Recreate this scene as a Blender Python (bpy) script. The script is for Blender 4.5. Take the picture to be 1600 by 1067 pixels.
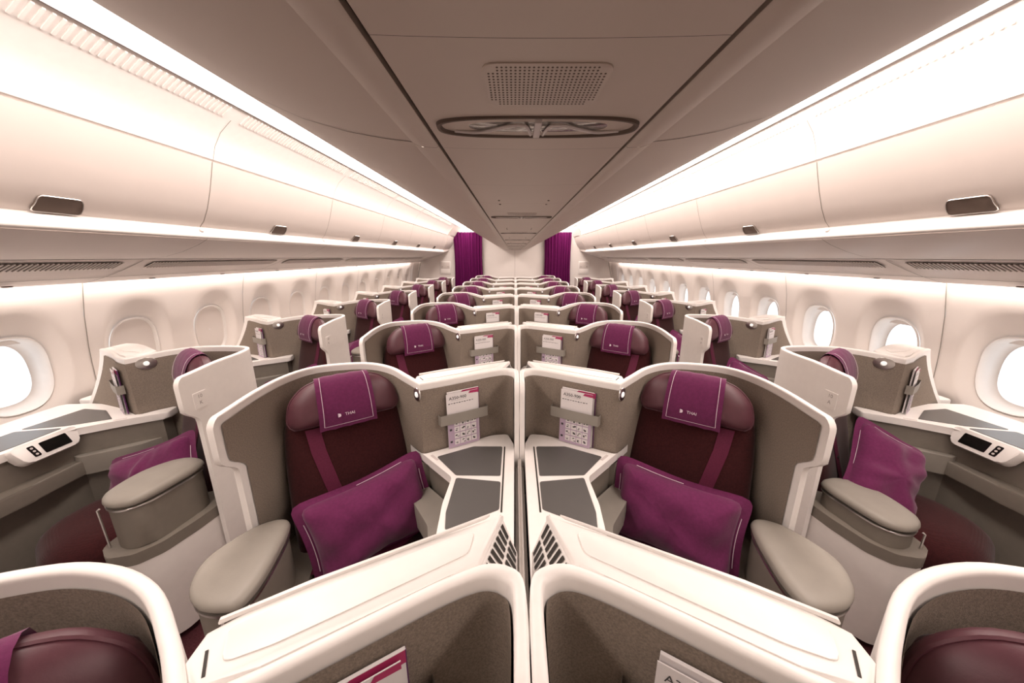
import bpy, bmesh, math, random
from math import sin, cos, pi, sqrt, radians, atan2
random.seed(4)
scene = bpy.context.scene
for o in list(bpy.data.objects): bpy.data.objects.remove(o)
COL = scene.collection

# ------------------------------------------------------------------ camera
cam_d = bpy.data.cameras.new('camera'); cam = bpy.data.objects.new('camera', cam_d); COL.objects.link(cam)
cam_d.sensor_width = 36.0; cam_d.lens = 36.0*533/1600; cam_d.clip_start = 0.02; cam_d.clip_end = 200
cam_d.shift_x = -4/1600
PITCH = math.atan(133/533)
cam.location = (0, 0, 1.70); cam.rotation_euler = (pi/2-PITCH, 0, 0)
scene.camera = cam
# ------------------------------------------------------------------ sky
world = bpy.data.worlds.new('World'); scene.world = world; world.use_nodes = True
bg = world.node_tree.nodes['Background']
bg.inputs['Color'].default_value = (0.93, 0.96, 1.0, 1); bg.inputs['Strength'].default_value = .85
# ------------------------------------------------------------------ exposure
vs = scene.view_settings
vs.view_transform = 'Standard'; vs.look = 'None'; vs.gamma = 1; vs.use_curve_mapping = False
vs.exposure = 1.08
COVE_E, WASH_E = 6.2, 13.0
LIGHT = (1.0, 0.865, 0.79)

# ------------------------------------------------------------------ materials
def mat(name, color, rough=.5, metal=0, noise=None, bump=None, spec=.5, sheen=0, emit=None, stripe=None, coat=0):
    m = bpy.data.materials.new(name); m.use_nodes = True; nt = m.node_tree; b = nt.nodes['Principled BSDF']
    b.inputs['Base Color'].default_value = (*color, 1); b.inputs['Roughness'].default_value = rough
    b.inputs['Metallic'].default_value = metal; b.inputs['Specular IOR Level'].default_value = spec
    b.inputs['Sheen Weight'].default_value = sheen; b.inputs['Coat Weight'].default_value = coat
    tc = nt.nodes.new('ShaderNodeTexCoord')
    if noise:
        sc, amt = noise
        n = nt.nodes.new('ShaderNodeTexNoise'); n.inputs['Scale'].default_value = sc; n.inputs['Detail'].default_value = 3
        nt.links.new(tc.outputs['Object'], n.inputs['Vector'])
        r = nt.nodes.new('ShaderNodeValToRGB')
        r.color_ramp.elements[0].color = (*[c*(1-amt) for c in color], 1); r.color_ramp.elements[1].color = (*[min(1, c*(1+amt)) for c in color], 1)
        r.color_ramp.elements[0].position = .3; r.color_ramp.elements[1].position = .7
        nt.links.new(n.outputs['Fac'], r.inputs['Fac']); nt.links.new(r.outputs['Color'], b.inputs['Base Color'])
    if bump:
        sc, st, di = bump
        if stripe:
            n2 = nt.nodes.new('ShaderNodeTexWave'); n2.inputs['Scale'].default_value = sc; n2.bands_direction = stripe
            n2.inputs['Distortion'].default_value = 2; n2.inputs['Detail Scale'].default_value = 3
        else:
            n2 = nt.nodes.new('ShaderNodeTexNoise'); n2.inputs['Scale'].default_value = sc
        nt.links.new(tc.outputs['Object'], n2.inputs['Vector'])
        bp = nt.nodes.new('ShaderNodeBump'); bp.inputs['Strength'].default_value = st; bp.inputs['Distance'].default_value = di
        nt.links.new(n2.outputs['Fac'], bp.inputs['Height']); nt.links.new(bp.outputs['Normal'], b.inputs['Normal'])
    if emit:
        b.inputs['Emission Color'].default_value = (*emit[0], 1); b.inputs['Emission Strength'].default_value = emit[1]
    return m
WHITE = mat('white_plastic', (.88, .845, .815), .38, noise=(30, .015))
PANEL = mat('cabin_panel', (.87, .815, .775), .42, noise=(4, .01))
CEIL = mat('ceiling_panel', (.52, .43, .37), .45, noise=(5, .015))
BINM = mat('bin_plastic', (.69, .62, .58), .4, noise=(6, .012))
GREYT = mat('taupe_plastic', (.21, .185, .155), .5, noise=(40, .03))
GREYP = mat('grey_padding', (.30, .275, .24), .48, noise=(20, .03), bump=(300, .15, .001))
FABRIC = mat('taupe_fabric', (.255, .21, .172), .9, noise=(260, .22), bump=(600, .5, .002), spec=.2)
INLAY = mat('grey_inlay', (.105, .10, .096), .33, noise=(15, .02))
MAROON = mat('maroon_fabric', (.042, .008, .009), .92, noise=(120, .2), bump=(60, .18, .002), stripe='Z', spec=.15, sheen=.15)
LEATHER = mat('plum_leather', (.095, .030, .042), .45, noise=(50, .06), bump=(250, .15, .001))
PURPLE = mat("purple_cloth", (.135, .018, .078), .85, noise=(90, .10), bump=(500, .3, .001), spec=.2, sheen=.2)
STRAP = mat('magenta_strap', (.115, .013, .042), .7, noise=(200, .12), spec=.3)
CURT = mat('curtain_cloth', (.12, .008, .078), .85, noise=(40, .10), spec=.1)
THREAD = mat('white_thread', (.75, .62, .70), .8)
CHROME = mat('satin_metal', (.70, .68, .66), .28, metal=1)
BLACK = mat('black_glass', (.008, .008, .007), .12)
DARK = mat('dark_gap', (.03, .025, .02), .7)
LATCH = mat('brown_latch', (.13, .095, .078), .65, spec=.2)
CARPET = mat('carpet', (.06, .018, .022), .95, noise=(150, .3), bump=(400, .6, .004), spec=.1)
PAPER = mat('paper', (.80, .76, .76), .6)
LILAC = mat('lilac_print', (.50, .38, .50), .6)
INK = mat('ink', (.05, .045, .05), .6)
MAGENTA = mat('magenta_print', (.42, .025, .12), .5)
VIOLET = mat('violet_print', (.10, .02, .10), .5)
RED = mat('red_tab', (.35, .01, .01), .6)
LENS = mat('lamp_lens', (.85, .83, .82), .15, emit=((1, .95, .92), .25))
LENSD = mat('ceiling_lens', (.35, .32, .30), .12, metal=.6)
PRINT = mat('grey_print', (.32, .28, .27), .6)
PALE = mat('pale_print', (.62, .55, .53), .6)
COVE = mat('cove_light', (1, 1, 1), .5, emit=(LIGHT, COVE_E))
WASH = mat('wall_wash_light', (1, 1, 1), .5, emit=(LIGHT, WASH_E))
GLASS = bpy.data.materials.new('window_glass'); GLASS.use_nodes = True
_n = GLASS.node_tree.nodes; _l = GLASS.node_tree.links
for x in list(_n):
    if x.type == 'BSDF_PRINCIPLED': _n.remove(x)
_t = _n.new('ShaderNodeBsdfTransparent'); _g = _n.new('ShaderNodeBsdfGlossy'); _g.inputs['Roughness'].default_value = .03
_f = _n.new('ShaderNodeFresnel'); _m = _n.new('ShaderNodeMixShader')
_n.remove(_f); _m.inputs[0].default_value = .05; _l.new(_t.outputs[0], _m.inputs[1]); _l.new(_g.outputs[0], _m.inputs[2])
_l.new(_m.outputs[0], _n['Material Output'].inputs['Surface'])

# ------------------------------------------------------------------ mesh helpers
def mk(name, VF, m, parent=None, s=1, smooth=40, label=None, recalc=True, loc=None):
    V, F = VF
    V = [(v[0]*s, v[1], v[2]) for v in V]
    me = bpy.data.meshes.new(name); me.from_pydata(V, [], F)
    bm = bmesh.new(); bm.from_mesh(me)
    bmesh.ops.remove_doubles(bm, verts=bm.verts, dist=1e-6)
    if recalc: bmesh.ops.recalc_face_normals(bm, faces=bm.faces)
    bm.to_mesh(me); bm.free()
    if smooth:
        me.shade_smooth(); me.set_sharp_from_angle(angle=radians(smooth))
    mats = m if isinstance(m, (list, tuple)) else [m]
    for q in mats: me.materials.append(q)
    o = bpy.data.objects.new(name, me); COL.objects.link(o)
    if parent: o.parent = parent
    if label: o['label'] = label
    if loc: o.location = loc
    return o
def empty(name, loc=(0, 0, 0)):
    o = bpy.data.objects.new(name, None); COL.objects.link(o); o.location = loc; o.empty_display_size = .1; return o
def tag(o, label, cat, group=None):
    o['label'] = label; o['category'] = cat
    if group: o['group'] = group
    return o
def struct(o, label=None):
    o['kind'] = 'structure'
    if label: o['label'] = label
    return o
def join(*vfs):
    V = []; F = []
    for v, f in vfs:
        n = len(V); V += list(v); F += [tuple(i+n for i in q) for q in f]
    return V, F
def xf(VF, fn): return [fn(*v) for v in VF[0]], VF[1]
def from_bm(bm):
    bm.verts.ensure_lookup_table(); bm.verts.index_update()
    r = [tuple(v.co) for v in bm.verts], [tuple(v.index for v in f.verts) for f in bm.faces]
    bm.free(); return r
def prism(pts, z0, z1, bev=0, seg=2, vert_round=0, zf=None):
    """polygon prism; bev rounds top and bottom edges, vert_round the plan corners"""
    if vert_round: pts = round_poly(pts, vert_round)
    bm = bmesh.new()
    b = [bm.verts.new((x, y, z0)) for x, y in pts]; t = [bm.verts.new((x, y, z1)) for x, y in pts]
    n = len(pts)
    tf = bm.faces.new(t); bm.faces.new(b[::-1])
    for i in range(n): bm.faces.new((b[i], b[(i+1) % n], t[(i+1) % n], t[i]))
    if bev:
        ed = [e for e in bm.edges if abs(e.verts[0].co.z-e.verts[1].co.z) < 1e-6]
        bmesh.ops.bevel(bm, geom=ed, offset=bev, segments=seg, profile=.5, affect='EDGES', clamp_overlap=True)
    return from_bm(bm)
def round_poly(pts, r, n=4):
    out = []; N = len(pts)
    for i in range(N):
        p0, p1, p2 = pts[i-1], pts[i], pts[(i+1) % N]
        a = (p0[0]-p1[0], p0[1]-p1[1]); b = (p2[0]-p1[0], p2[1]-p1[1])
        la = math.hypot(*a); lb = math.hypot(*b)
        d = min(r, la*.45, lb*.45)
        A = (p1[0]+a[0]/la*d, p1[1]+a[1]/la*d); B = (p1[0]+b[0]/lb*d, p1[1]+b[1]/lb*d)
        for k in range(n+1):
            t = k/n
            out.append(((1-t)**2*A[0]+2*t*(1-t)*p1[0]+t*t*B[0], (1-t)**2*A[1]+2*t*(1-t)*p1[1]+t*t*B[1]))
    return out
def box(x0, x1, y0, y1, z0, z1, bev=0, seg=2):
    bm = bmesh.new(); bmesh.ops.create_cube(bm, size=1)
    for v in bm.verts: v.co = ((x0+x1)/2+v.co.x*(x1-x0), (y0+y1)/2+v.co.y*(y1-y0), (z0+z1)/2+v.co.z*(z1-z0))
    if bev: bmesh.ops.bevel(bm, geom=bm.edges[:], offset=bev, segments=seg, profile=.5, affect='EDGES')
    return from_bm(bm)
def sheet(rows, close=False):
    V = [p for r in rows for p in r]; n = len(rows[0]); F = []
    for i in range(len(rows)-1):
        for j in range(n-1 if not close else n):
            k = (j+1) % n
            F.append((i*n+j, i*n+k, (i+1)*n+k, (i+1)*n+j))
    return V, F
def solid(VF, t):
    bm = bmesh.new(); vs_ = [bm.verts.new(v) for v in VF[0]]
    for f in VF[1]: bm.faces.new([vs_[i] for i in f])
    bmesh.ops.solidify(bm, geom=bm.faces[:], thickness=t)
    return from_bm(bm)
def sweep(profile, y0, y1, ny=1, t=0):
    """(x,z) profile swept along the cabin axis"""
    rows = [[(x, y0+(y1-y0)*i/ny, z) for x, z in profile] for i in range(ny+1)]
    VF = sheet(rows)
    return solid(VF, t) if t else VF
RI = [1, .985, .95, .88, .76, .6, .4, .2]
def inflate(pts, tf, tb, k=5, c=(0, 0)):
    n = len(pts); V = []; F = []
    def h(r, t): return t*max(0, 1-r**k)**.5
    for r in RI: V += [(c[0]+(x-c[0])*r, c[1]+(y-c[1])*r, h(r, tf)) for x, y in pts]
    V.append((c[0], c[1], tf)); fc = len(V)-1; base = len(V)
    for r in RI[1:]: V += [(c[0]+(x-c[0])*r, c[1]+(y-c[1])*r, -h(r, tb)) for x, y in pts]
    V.append((c[0], c[1], -tb)); bc = len(V)-1
    R = len(RI)
    for i in range(R-1):
        for j in range(n): F.append((i*n+j, i*n+(j+1) % n, (i+1)*n+(j+1) % n, (i+1)*n+j))
    for j in range(n): F.append(((R-1)*n+j, (R-1)*n+(j+1) % n, fc))
    for j in range(n): F.append((j, base+j, base+(j+1) % n, (j+1) % n))
    for i in range(R-2):
        for j in range(n): F.append((base+i*n+j, base+(i+1)*n+j, base+(i+1)*n+(j+1) % n, base+i*n+(j+1) % n))
    for j in range(n): F.append((base+(R-2)*n+(j+1) % n, base+(R-2)*n+j, bc))
    return V, F
def resample(pts, n):
    """closed outline resampled evenly"""
    P = pts+[pts[0]]; L = [0]
    for a, b in zip(P, P[1:]): L.append(L[-1]+math.hypot(b[0]-a[0], b[1]-a[1]))
    out = []; k = 0
    for i in range(n):
        d = L[-1]*i/n
        while L[k+1] < d: k += 1
        t = (d-L[k])/(L[k+1]-L[k]+1e-12)
        out.append((P[k][0]+(P[k+1][0]-P[k][0])*t, P[k][1]+(P[k+1][1]-P[k][1])*t))
    return out
def superell(a, b, n, p=2.6, c=(0, 0)):
    out = []
    for i in range(n):
        t = 2*pi*i/n; ct, st = cos(t), sin(t)
        out.append((c[0]+a*math.copysign(abs(ct)**(2/p), ct), c[1]+b*math.copysign(abs(st)**(2/p), st)))
    return out
def catmull(P, n):
    out = []
    for i in range(len(P)-1):
        p0 = P[max(0, i-1)]; p1 = P[i]; p2 = P[i+1]; p3 = P[min(len(P)-1, i+2)]
        for k in range(n):
            t = k/n
            out.append(tuple(.5*((2*b)+(-a+c)*t+(2*a-5*b+4*c-d)*t*t+(-a+3*b-3*c+d)*t**3) for a, b, c, d in zip(p0, p1, p2, p3)))
    out.append(P[-1]); return out
def smooth01(a, b, x):
    t = max(0, min(1, (x-a)/(b-a))); return t*t*(3-2*t)
def tube(pts, r, n=6):
    rows = []
    for i, p in enumerate(pts):
        a = pts[max(0, i-1)]; b = pts[min(len(pts)-1, i+1)]
        d = [b[k]-a[k] for k in range(3)]; L = sqrt(sum(x*x for x in d)); d = [x/L for x in d]
        up = (0, 0, 1) if abs(d[2]) < .9 else (1, 0, 0)
        e = (d[1]*up[2]-d[2]*up[1], d[2]*up[0]-d[0]*up[2], d[0]*up[1]-d[1]*up[0]); L = sqrt(sum(x*x for x in e)); e = [x/L for x in e]
        g = (d[1]*e[2]-d[2]*e[1], d[2]*e[0]-d[0]*e[2], d[0]*e[1]-d[1]*e[0])
        rows.append([tuple(p[k]+r*(cos(2*pi*j/n)*e[k]+sin(2*pi*j/n)*g[k]) for k in range(3)) for j in range(n)])
    V, F = sheet(rows, True)
    F += [tuple(range(n))[::-1], tuple(len(V)-n+j for j in range(n))]
    return V, F
_tc = {}
def text(body, size):
    """flat lettering as (x,y) verts and faces, centred"""
    key = (body, size)
    if key not in _tc:
        cu = bpy.data.curves.new('lettering', 'FONT'); cu.body = body; cu.size = size; cu.align_x = 'CENTER'; cu.align_y = 'CENTER'; cu.resolution_u = 2
        ob = bpy.data.objects.new('lettering', cu); COL.objects.link(ob)
        dg = bpy.context.evaluated_depsgraph_get(); dg.update()
        me = bpy.data.meshes.new_from_object(ob.evaluated_get(dg))
        _tc[key] = ([tuple(v.co) for v in me.vertices], [tuple(p.vertices) for p in me.polygons])
        bpy.data.objects.remove(ob); bpy.data.curves.remove(cu); bpy.data.meshes.remove(me)
    return _tc[key]
def copy_tree(o, parent=None, loc=None):
    c = o.copy(); COL.objects.link(c); c.parent = parent
    if loc is not None: c.location = loc
    for ch in list(o.children): copy_tree(ch, c)
    return c

# ================================================================== the cabin shell
Y0, Y1 = -1.09, 9.75
struct(mk('floor', box(-2.95, 2.95, Y0, Y1, -.06, 0), CARPET, smooth=0), 'dark maroon cabin carpet')
# sidewalls with scooped windows
def wallx(z):
    P = [(0, 2.68), (.4, 2.745), (.8, 2.755), (1.1, 2.735), (1.35, 2.695), (1.6, 2.63), (1.75, 2.57)]
    for (a, xa), (b, xb) in zip(P, P[1:]):
        if z <= b: t = (z-a)/(b-a); return xa+(xb-xa)*t
    return P[-1][1]
ZC, ZLO, ZHI, HW = 1.05, .03, 1.64, .32
def side_cell(sg, yc):
    """one window bay: rings from the opening through the scoop to the bay's rectangle"""
    angs = sorted([2*pi*i/60+.011 for i in range(60)]+[atan2(ZHI-ZC, HW) % (2*pi), atan2(ZHI-ZC, -HW) % (2*pi), atan2(ZLO-ZC, HW) % (2*pi), atan2(ZLO-ZC, -HW) % (2*pi)])
    rings = []
    def op(t, a, b, p=2.5):
        c_, s_ = abs(cos(t)), abs(sin(t)); r = ((c_/a)**p+(s_/b)**p)**(-1/p); return r*cos(t), r*sin(t)
    R = [('o', 0)]+[('b', k/7) for k in range(1, 8)]+[('r', k/5) for k in range(1, 6)]
    for kind, t in R:
        ring = []
        for a in angs:
            ox, oz = op(a, .158, .215)
            bx, bz = op(a, .235, .36 if sin(a) > 0 else .30, 2.2)
            sx = HW/abs(cos(a)) if abs(cos(a)) > 1e-9 else 1e9
            sz = ((ZHI-ZC) if sin(a) > 0 else (ZC-ZLO))/abs(sin(a)) if abs(sin(a)) > 1e-9 else 1e9
            rr = min(sx, sz); rx, rz = rr*cos(a), rr*sin(a)
            top = smooth01(-.5, .6, sin(a))
            if kind == 'o': x, z, d = ox, oz, .05+.012*top
            elif kind == 'b': x, z = ox+(bx-ox)*t, oz+(bz-oz)*t; d = (.05+.012*top)*(1-t)**(1.25)
            else: x, z, d = bx+(rx-bx)*t, bz+(rz-bz)*t, 0
            ring.append((sg*(wallx(ZC+z)+d), yc+x, ZC+z))
        rings.append(ring)
    return sheet(rings, True)
WIN_Y = [1.79+.64*k for k in range(-4, 12)]
wn = 0
for sg, side in ((-1, 'left'), (1, 'right')):
    w = struct(empty('wall_'+side), 'pale cabin sidewall with scooped window bays on the %s' % side)
    for i in range(0, 16, 2):
        mk('wall_panel', side_cell(sg, WIN_Y[i]), PANEL, w, smooth=75)
        mk('wall_panel', side_cell(sg, WIN_Y[i+1]), PANEL, w, smooth=75)
        ys = WIN_Y[i]+.32     # seam between two panels of two bays
        if i % 2 == 0:
            prof = [(sg*(wallx(z)-.004), z) for z in [ZLO+(ZHI-ZLO)*q/16 for q in range(17)]]
            mk('seam_strip', sweep(prof, ys-.0025, ys+.0025, t=.004), GREYP, w, smooth=60)
    # end of the lining
    ye = WIN_Y[-1]+.32
    prof = [(sg*(wallx(z)-.002), z) for z in [ZLO+(ZHI-ZLO)*q/16 for q in range(17)]]
    mk('wall_panel', sweep(prof, ye, Y1), PANEL, w)
    for k, yc in enumerate(WIN_Y):
        wn += 1
        we = struct(empty('window_%d' % wn, (sg*2.75, yc, ZC)))
        shut = sg < 0 and yc > 1.9
        we['label'] = ('closed window shade' if shut else 'open cabin window with daylight') + ' on the %s wall' % side
        N = 48
        def ring(a, b, x): return [(sg*x, p[0], p[1]) for p in superell(a, b, N)]
        def wx(p): return wallx(ZC+p[1])-2.75
        e0 = [(sg*(wx(p)+.047), p[0], p[1]) for p in superell(.166, .223, N)]
        e1 = [(sg*(wx(p)+.040), p[0], p[1]) for p in superell(.158, .215, N)]
        e2 = [(sg*(wx(p)+.050), p[0], p[1]) for p in superell(.150, .207, N)]
        mk('window_frame', sheet([e0, e1, e2, ring(.146, .203, .085), ring(.130, .182, .115), ring(.122, .172, .117)], True), WHITE, we, smooth=60)
        if shut:
            n_ = 10; rows = []
            for r in (1, .8, .5, .2, .02): rows.append([(sg*(wx(p)+.064), p[0], p[1]) for p in superell(.151*r, .208*r, N)])
            mk('window_shade', sheet(rows, True), PANEL, we)
        else:
            rows = [ring(.125*r, .175*r, .116+.004*(1-r*r)) for r in (1, .6, .02)]
            mk('window_pane', sheet(rows, True), GLASS, we)
            rows = [[(sg*(wx(p)+.062), p[0], p[1]) for p in superell(.149*r, .206*r, N) if False] for r in (1,)]
            sh = [(sg*.080, x, .207*sqrt(max(0, 1-(abs(x)/.15)**2.6))**(.8)) for x in [-.13+.26*q/12 for q in range(13)]]
            mk('window_shade', solid(sheet([sh, [(p[0], p[1], max(.168, p[2]-.05)) for p in sh]]), .003), PANEL, we)
# outer skin above and below the window band, so daylight comes through windows only
roof = [(-2.95, -.06), (-3.0, .3), (-2.98, .62)]
mk_skin = lambda n, p: struct(mk(n, sweep(p, Y0, Y1), PANEL, smooth=60))
mk_skin('trim_1', [(-2.9, 1.50), (-2.75, 1.9), (-2.3, 2.5), (-1.5, 2.85), (0, 2.98), (1.5, 2.85), (2.3, 2.5), (2.75, 1.9), (2.9, 1.50)])
for nm, sg in (('trim_2', -1), ('trim_3', 1)):
    mk_skin(nm, [(sg*2.62, -.06), (sg*2.9, .0), (sg*2.95, .62)])
for nm, sg in (('trim_4', -1), ('trim_5', 1)):
    mk_skin(nm, [(sg*2.95, .62), (sg*2.757, .62)]); 
for nm, sg in (('trim_6', -1), ('trim_7', 1)):
    mk_skin(nm, [(sg*2.9, 1.50), (sg*2.66, 1.50)])

# ---------------- aisle ceilings and the row of centre bins
ordn = ['first', 'second', 'third', 'fourth', 'fifth', 'sixth', 'seventh', 'eighth', 'ninth', 'tenth']
LXi = {-1: -1.10, 1: 1.17}; LXo = {-1: -1.43, 1: 1.50}
CVX = {-1: 1.505, 1: 1.552}   # foot of the slotted band
ceiling = struct(empty('ceiling'), 'pale aisle ceiling on both sides of the centre bins')
for sg in (-1, 1):
    mk('ceiling_panel', sweep([(sg*.80, 2.50), (LXi[sg], 2.462), (LXi[sg]+sg*.012, 2.452), (LXi[sg]+sg*.012, 2.50)], Y0, Y1, t=.006), WHITE, ceiling, smooth=40)
KC, KH, KS = .029, .148, .194          # centre line, half width of the service channel, half width with side strips
zk = 1.873
cj = [Y0, -.65, .62, 1.89, 3.16, 4.43, 5.70, 6.97, 8.24, Y1]
cuts = sorted([y for k in range(-1, 9) for y in (.326+1.1*k, .913+1.1*k, 1.21+1.1*k) if Y0 < y < Y1-.1])
for i, (a, b) in enumerate(zip(cj, cj[1:])):
    ym = (a+b)/2
    word = 'over the camera' if i < 2 else ordn[i-2]+' beyond the camera'
    g = empty('centre_bin', (KC, ym, zk)); tag(g, 'taupe rounded underside of the centre overhead bin, ' + ('foremost, behind the camera' if i == 0 else word), 'overhead bin', 'centre overhead bins')
    A, B = a-ym, b-ym
    mk('channel_backing', sweep([(-KS, .020), (KS, .020)], A, B), DARK, g)
    for sg in (-1, 1):
        xi, xo = sg*(KH+.0055), sg*KS
        mk('side_strip', sweep([(xi, .010), (xi, .0025), (xi+sg*.003, 0), (xo-sg*.014, .0012), (xo, .006), (xo, .016)], A+.0006, B-.0006, t=.002), CEIL, g, smooth=50)
        bl = [(xo+sg*.0012, .016), (xo+sg*.0015, .009), (sg*.24, .014), (sg*.30, .024), (sg*.37, .043), (sg*.45, .077), (sg*.53, .121), (sg*.61, .172), (sg*.70, .236), (sg*.78, .305), (sg*.86, .395), (sg*.91, .48), (sg*.94, .60)]
        mk('belly', sweep(bl, A, B, t=.004), CEIL, g, smooth=60)
        if i: mk('belly_seam', sweep([(x, z-.0006) for x, z in bl[1:]], A-.0011, A+.0011), LATCH, g, smooth=60)
    cc = [a]+[y for y in cuts if a+.02 < y < b-.02]+[b]
    for p, q in zip(cc, cc[1:]):
        prof = [(-KH, .0045), (-KH+.002, 0)]+[(x, -.0024*(1-(x/KH)**2)) for x in [-.116+.232*k/8 for k in range(9)]]+[(KH-.002, 0), (KH, .0045)]
        mk('channel_panel', sweep(prof, p-ym+.0003, q-ym-.0003, t=.003), CEIL, g, smooth=50)
    for k in range(-1, 9):
        for dy in (.63, .71):
            y = .521+1.1*k+dy
            if a < y < b:
                for q in (-1, 1):
                    o = mk('stud', xf(inflate(superell(.0035, .0035, 12, 2), .002, .001), lambda x, y, z: (x, y, -z)), LATCH, g); o.location = (q*.078, y-ym, -.0018)
# speaker grilles and lens fittings set in the service channel, one of each per seat row
gk = lk = None
for k in range(9):
    yl = .521+1.1*k
    where = 'right above the camera' if k == 0 else ordn[k]+' along the cabin'
    if gk is None:
        g = gk = empty('speaker_grille')
        pl = round_poly([(-.062, -.045), (.062, -.045), (.062, .045), (-.062, .045)], .015)
        mk('grille_plate', prism(pl, -.0009, .0012, .0006), CEIL, g)
        V = []; F = []
        for a in range(27):
            for b in range(15):
                x, y = -.056+.112*a/26, -.039+.078*b/14
                if abs(x) > .049 and abs(y) > .032: continue
                n0 = len(V); V += [(x+.00125*cos(q*pi/3), y+.0016*sin(q*pi/3), -.0011) for q in range(6)]; F.append(tuple(range(n0, n0+6)))
        h = mk('grille_holes', (V, F), LATCH, g, smooth=0, recalc=False); h['kind'] = 'stuff'
        l = lk = empty('ceiling_lamp')
        N = 56
        def ov(a, b, z): return [(x*.288, y*.288, z*.288) for x, y in superell(a, b, N, 2.8)]
        mk('bezel', sheet([ov(.475, .135, .004), ov(.472, .132, -.010), ov(.458, .118, -.010), ov(.447, .106, .012), ov(.44, .10, .03)], True), LATCH, l, smooth=50)
        mk('lens', sheet([ov(.442*r, .102*r, .012-.024*(1-r*r)) for r in (1, .8, .55, .3, .02)], True), LENSD, l)
        mk('divider', xf(box(-.016, .016, -.098, .098, -.02, .01, .004), lambda x, y, z: (x*.288, y*.288, z*.288)), PALE, l)
        for q in (-1, 1):
            pts = catmull([(q*.03, .06, -.016), (q*.06, -.06, -.018), (q*.14, -.05, -.016), (q*.28, .05, -.008), (q*.40, .06, .002)], 5)
            mk('lamp_tube', tube([(x*.288, y*.288, z*.288) for x, y, z in pts], .0022), PALE, l)
    else: g = copy_tree(gk); l = copy_tree(lk)
    g.location = (KC+.002, yl-.115, zk-.0026); l.location = (KC+.002, yl, zk-.0018)
    tag(g, 'perforated rounded speaker grille in the centre channel, %s' % where, 'speaker grille', 'speaker grilles in the centre channel')
    tag(l, 'oval lens fitting with centre divider in the channel, %s' % where, 'ceiling lamp', 'oval lens fittings in the channel')

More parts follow.
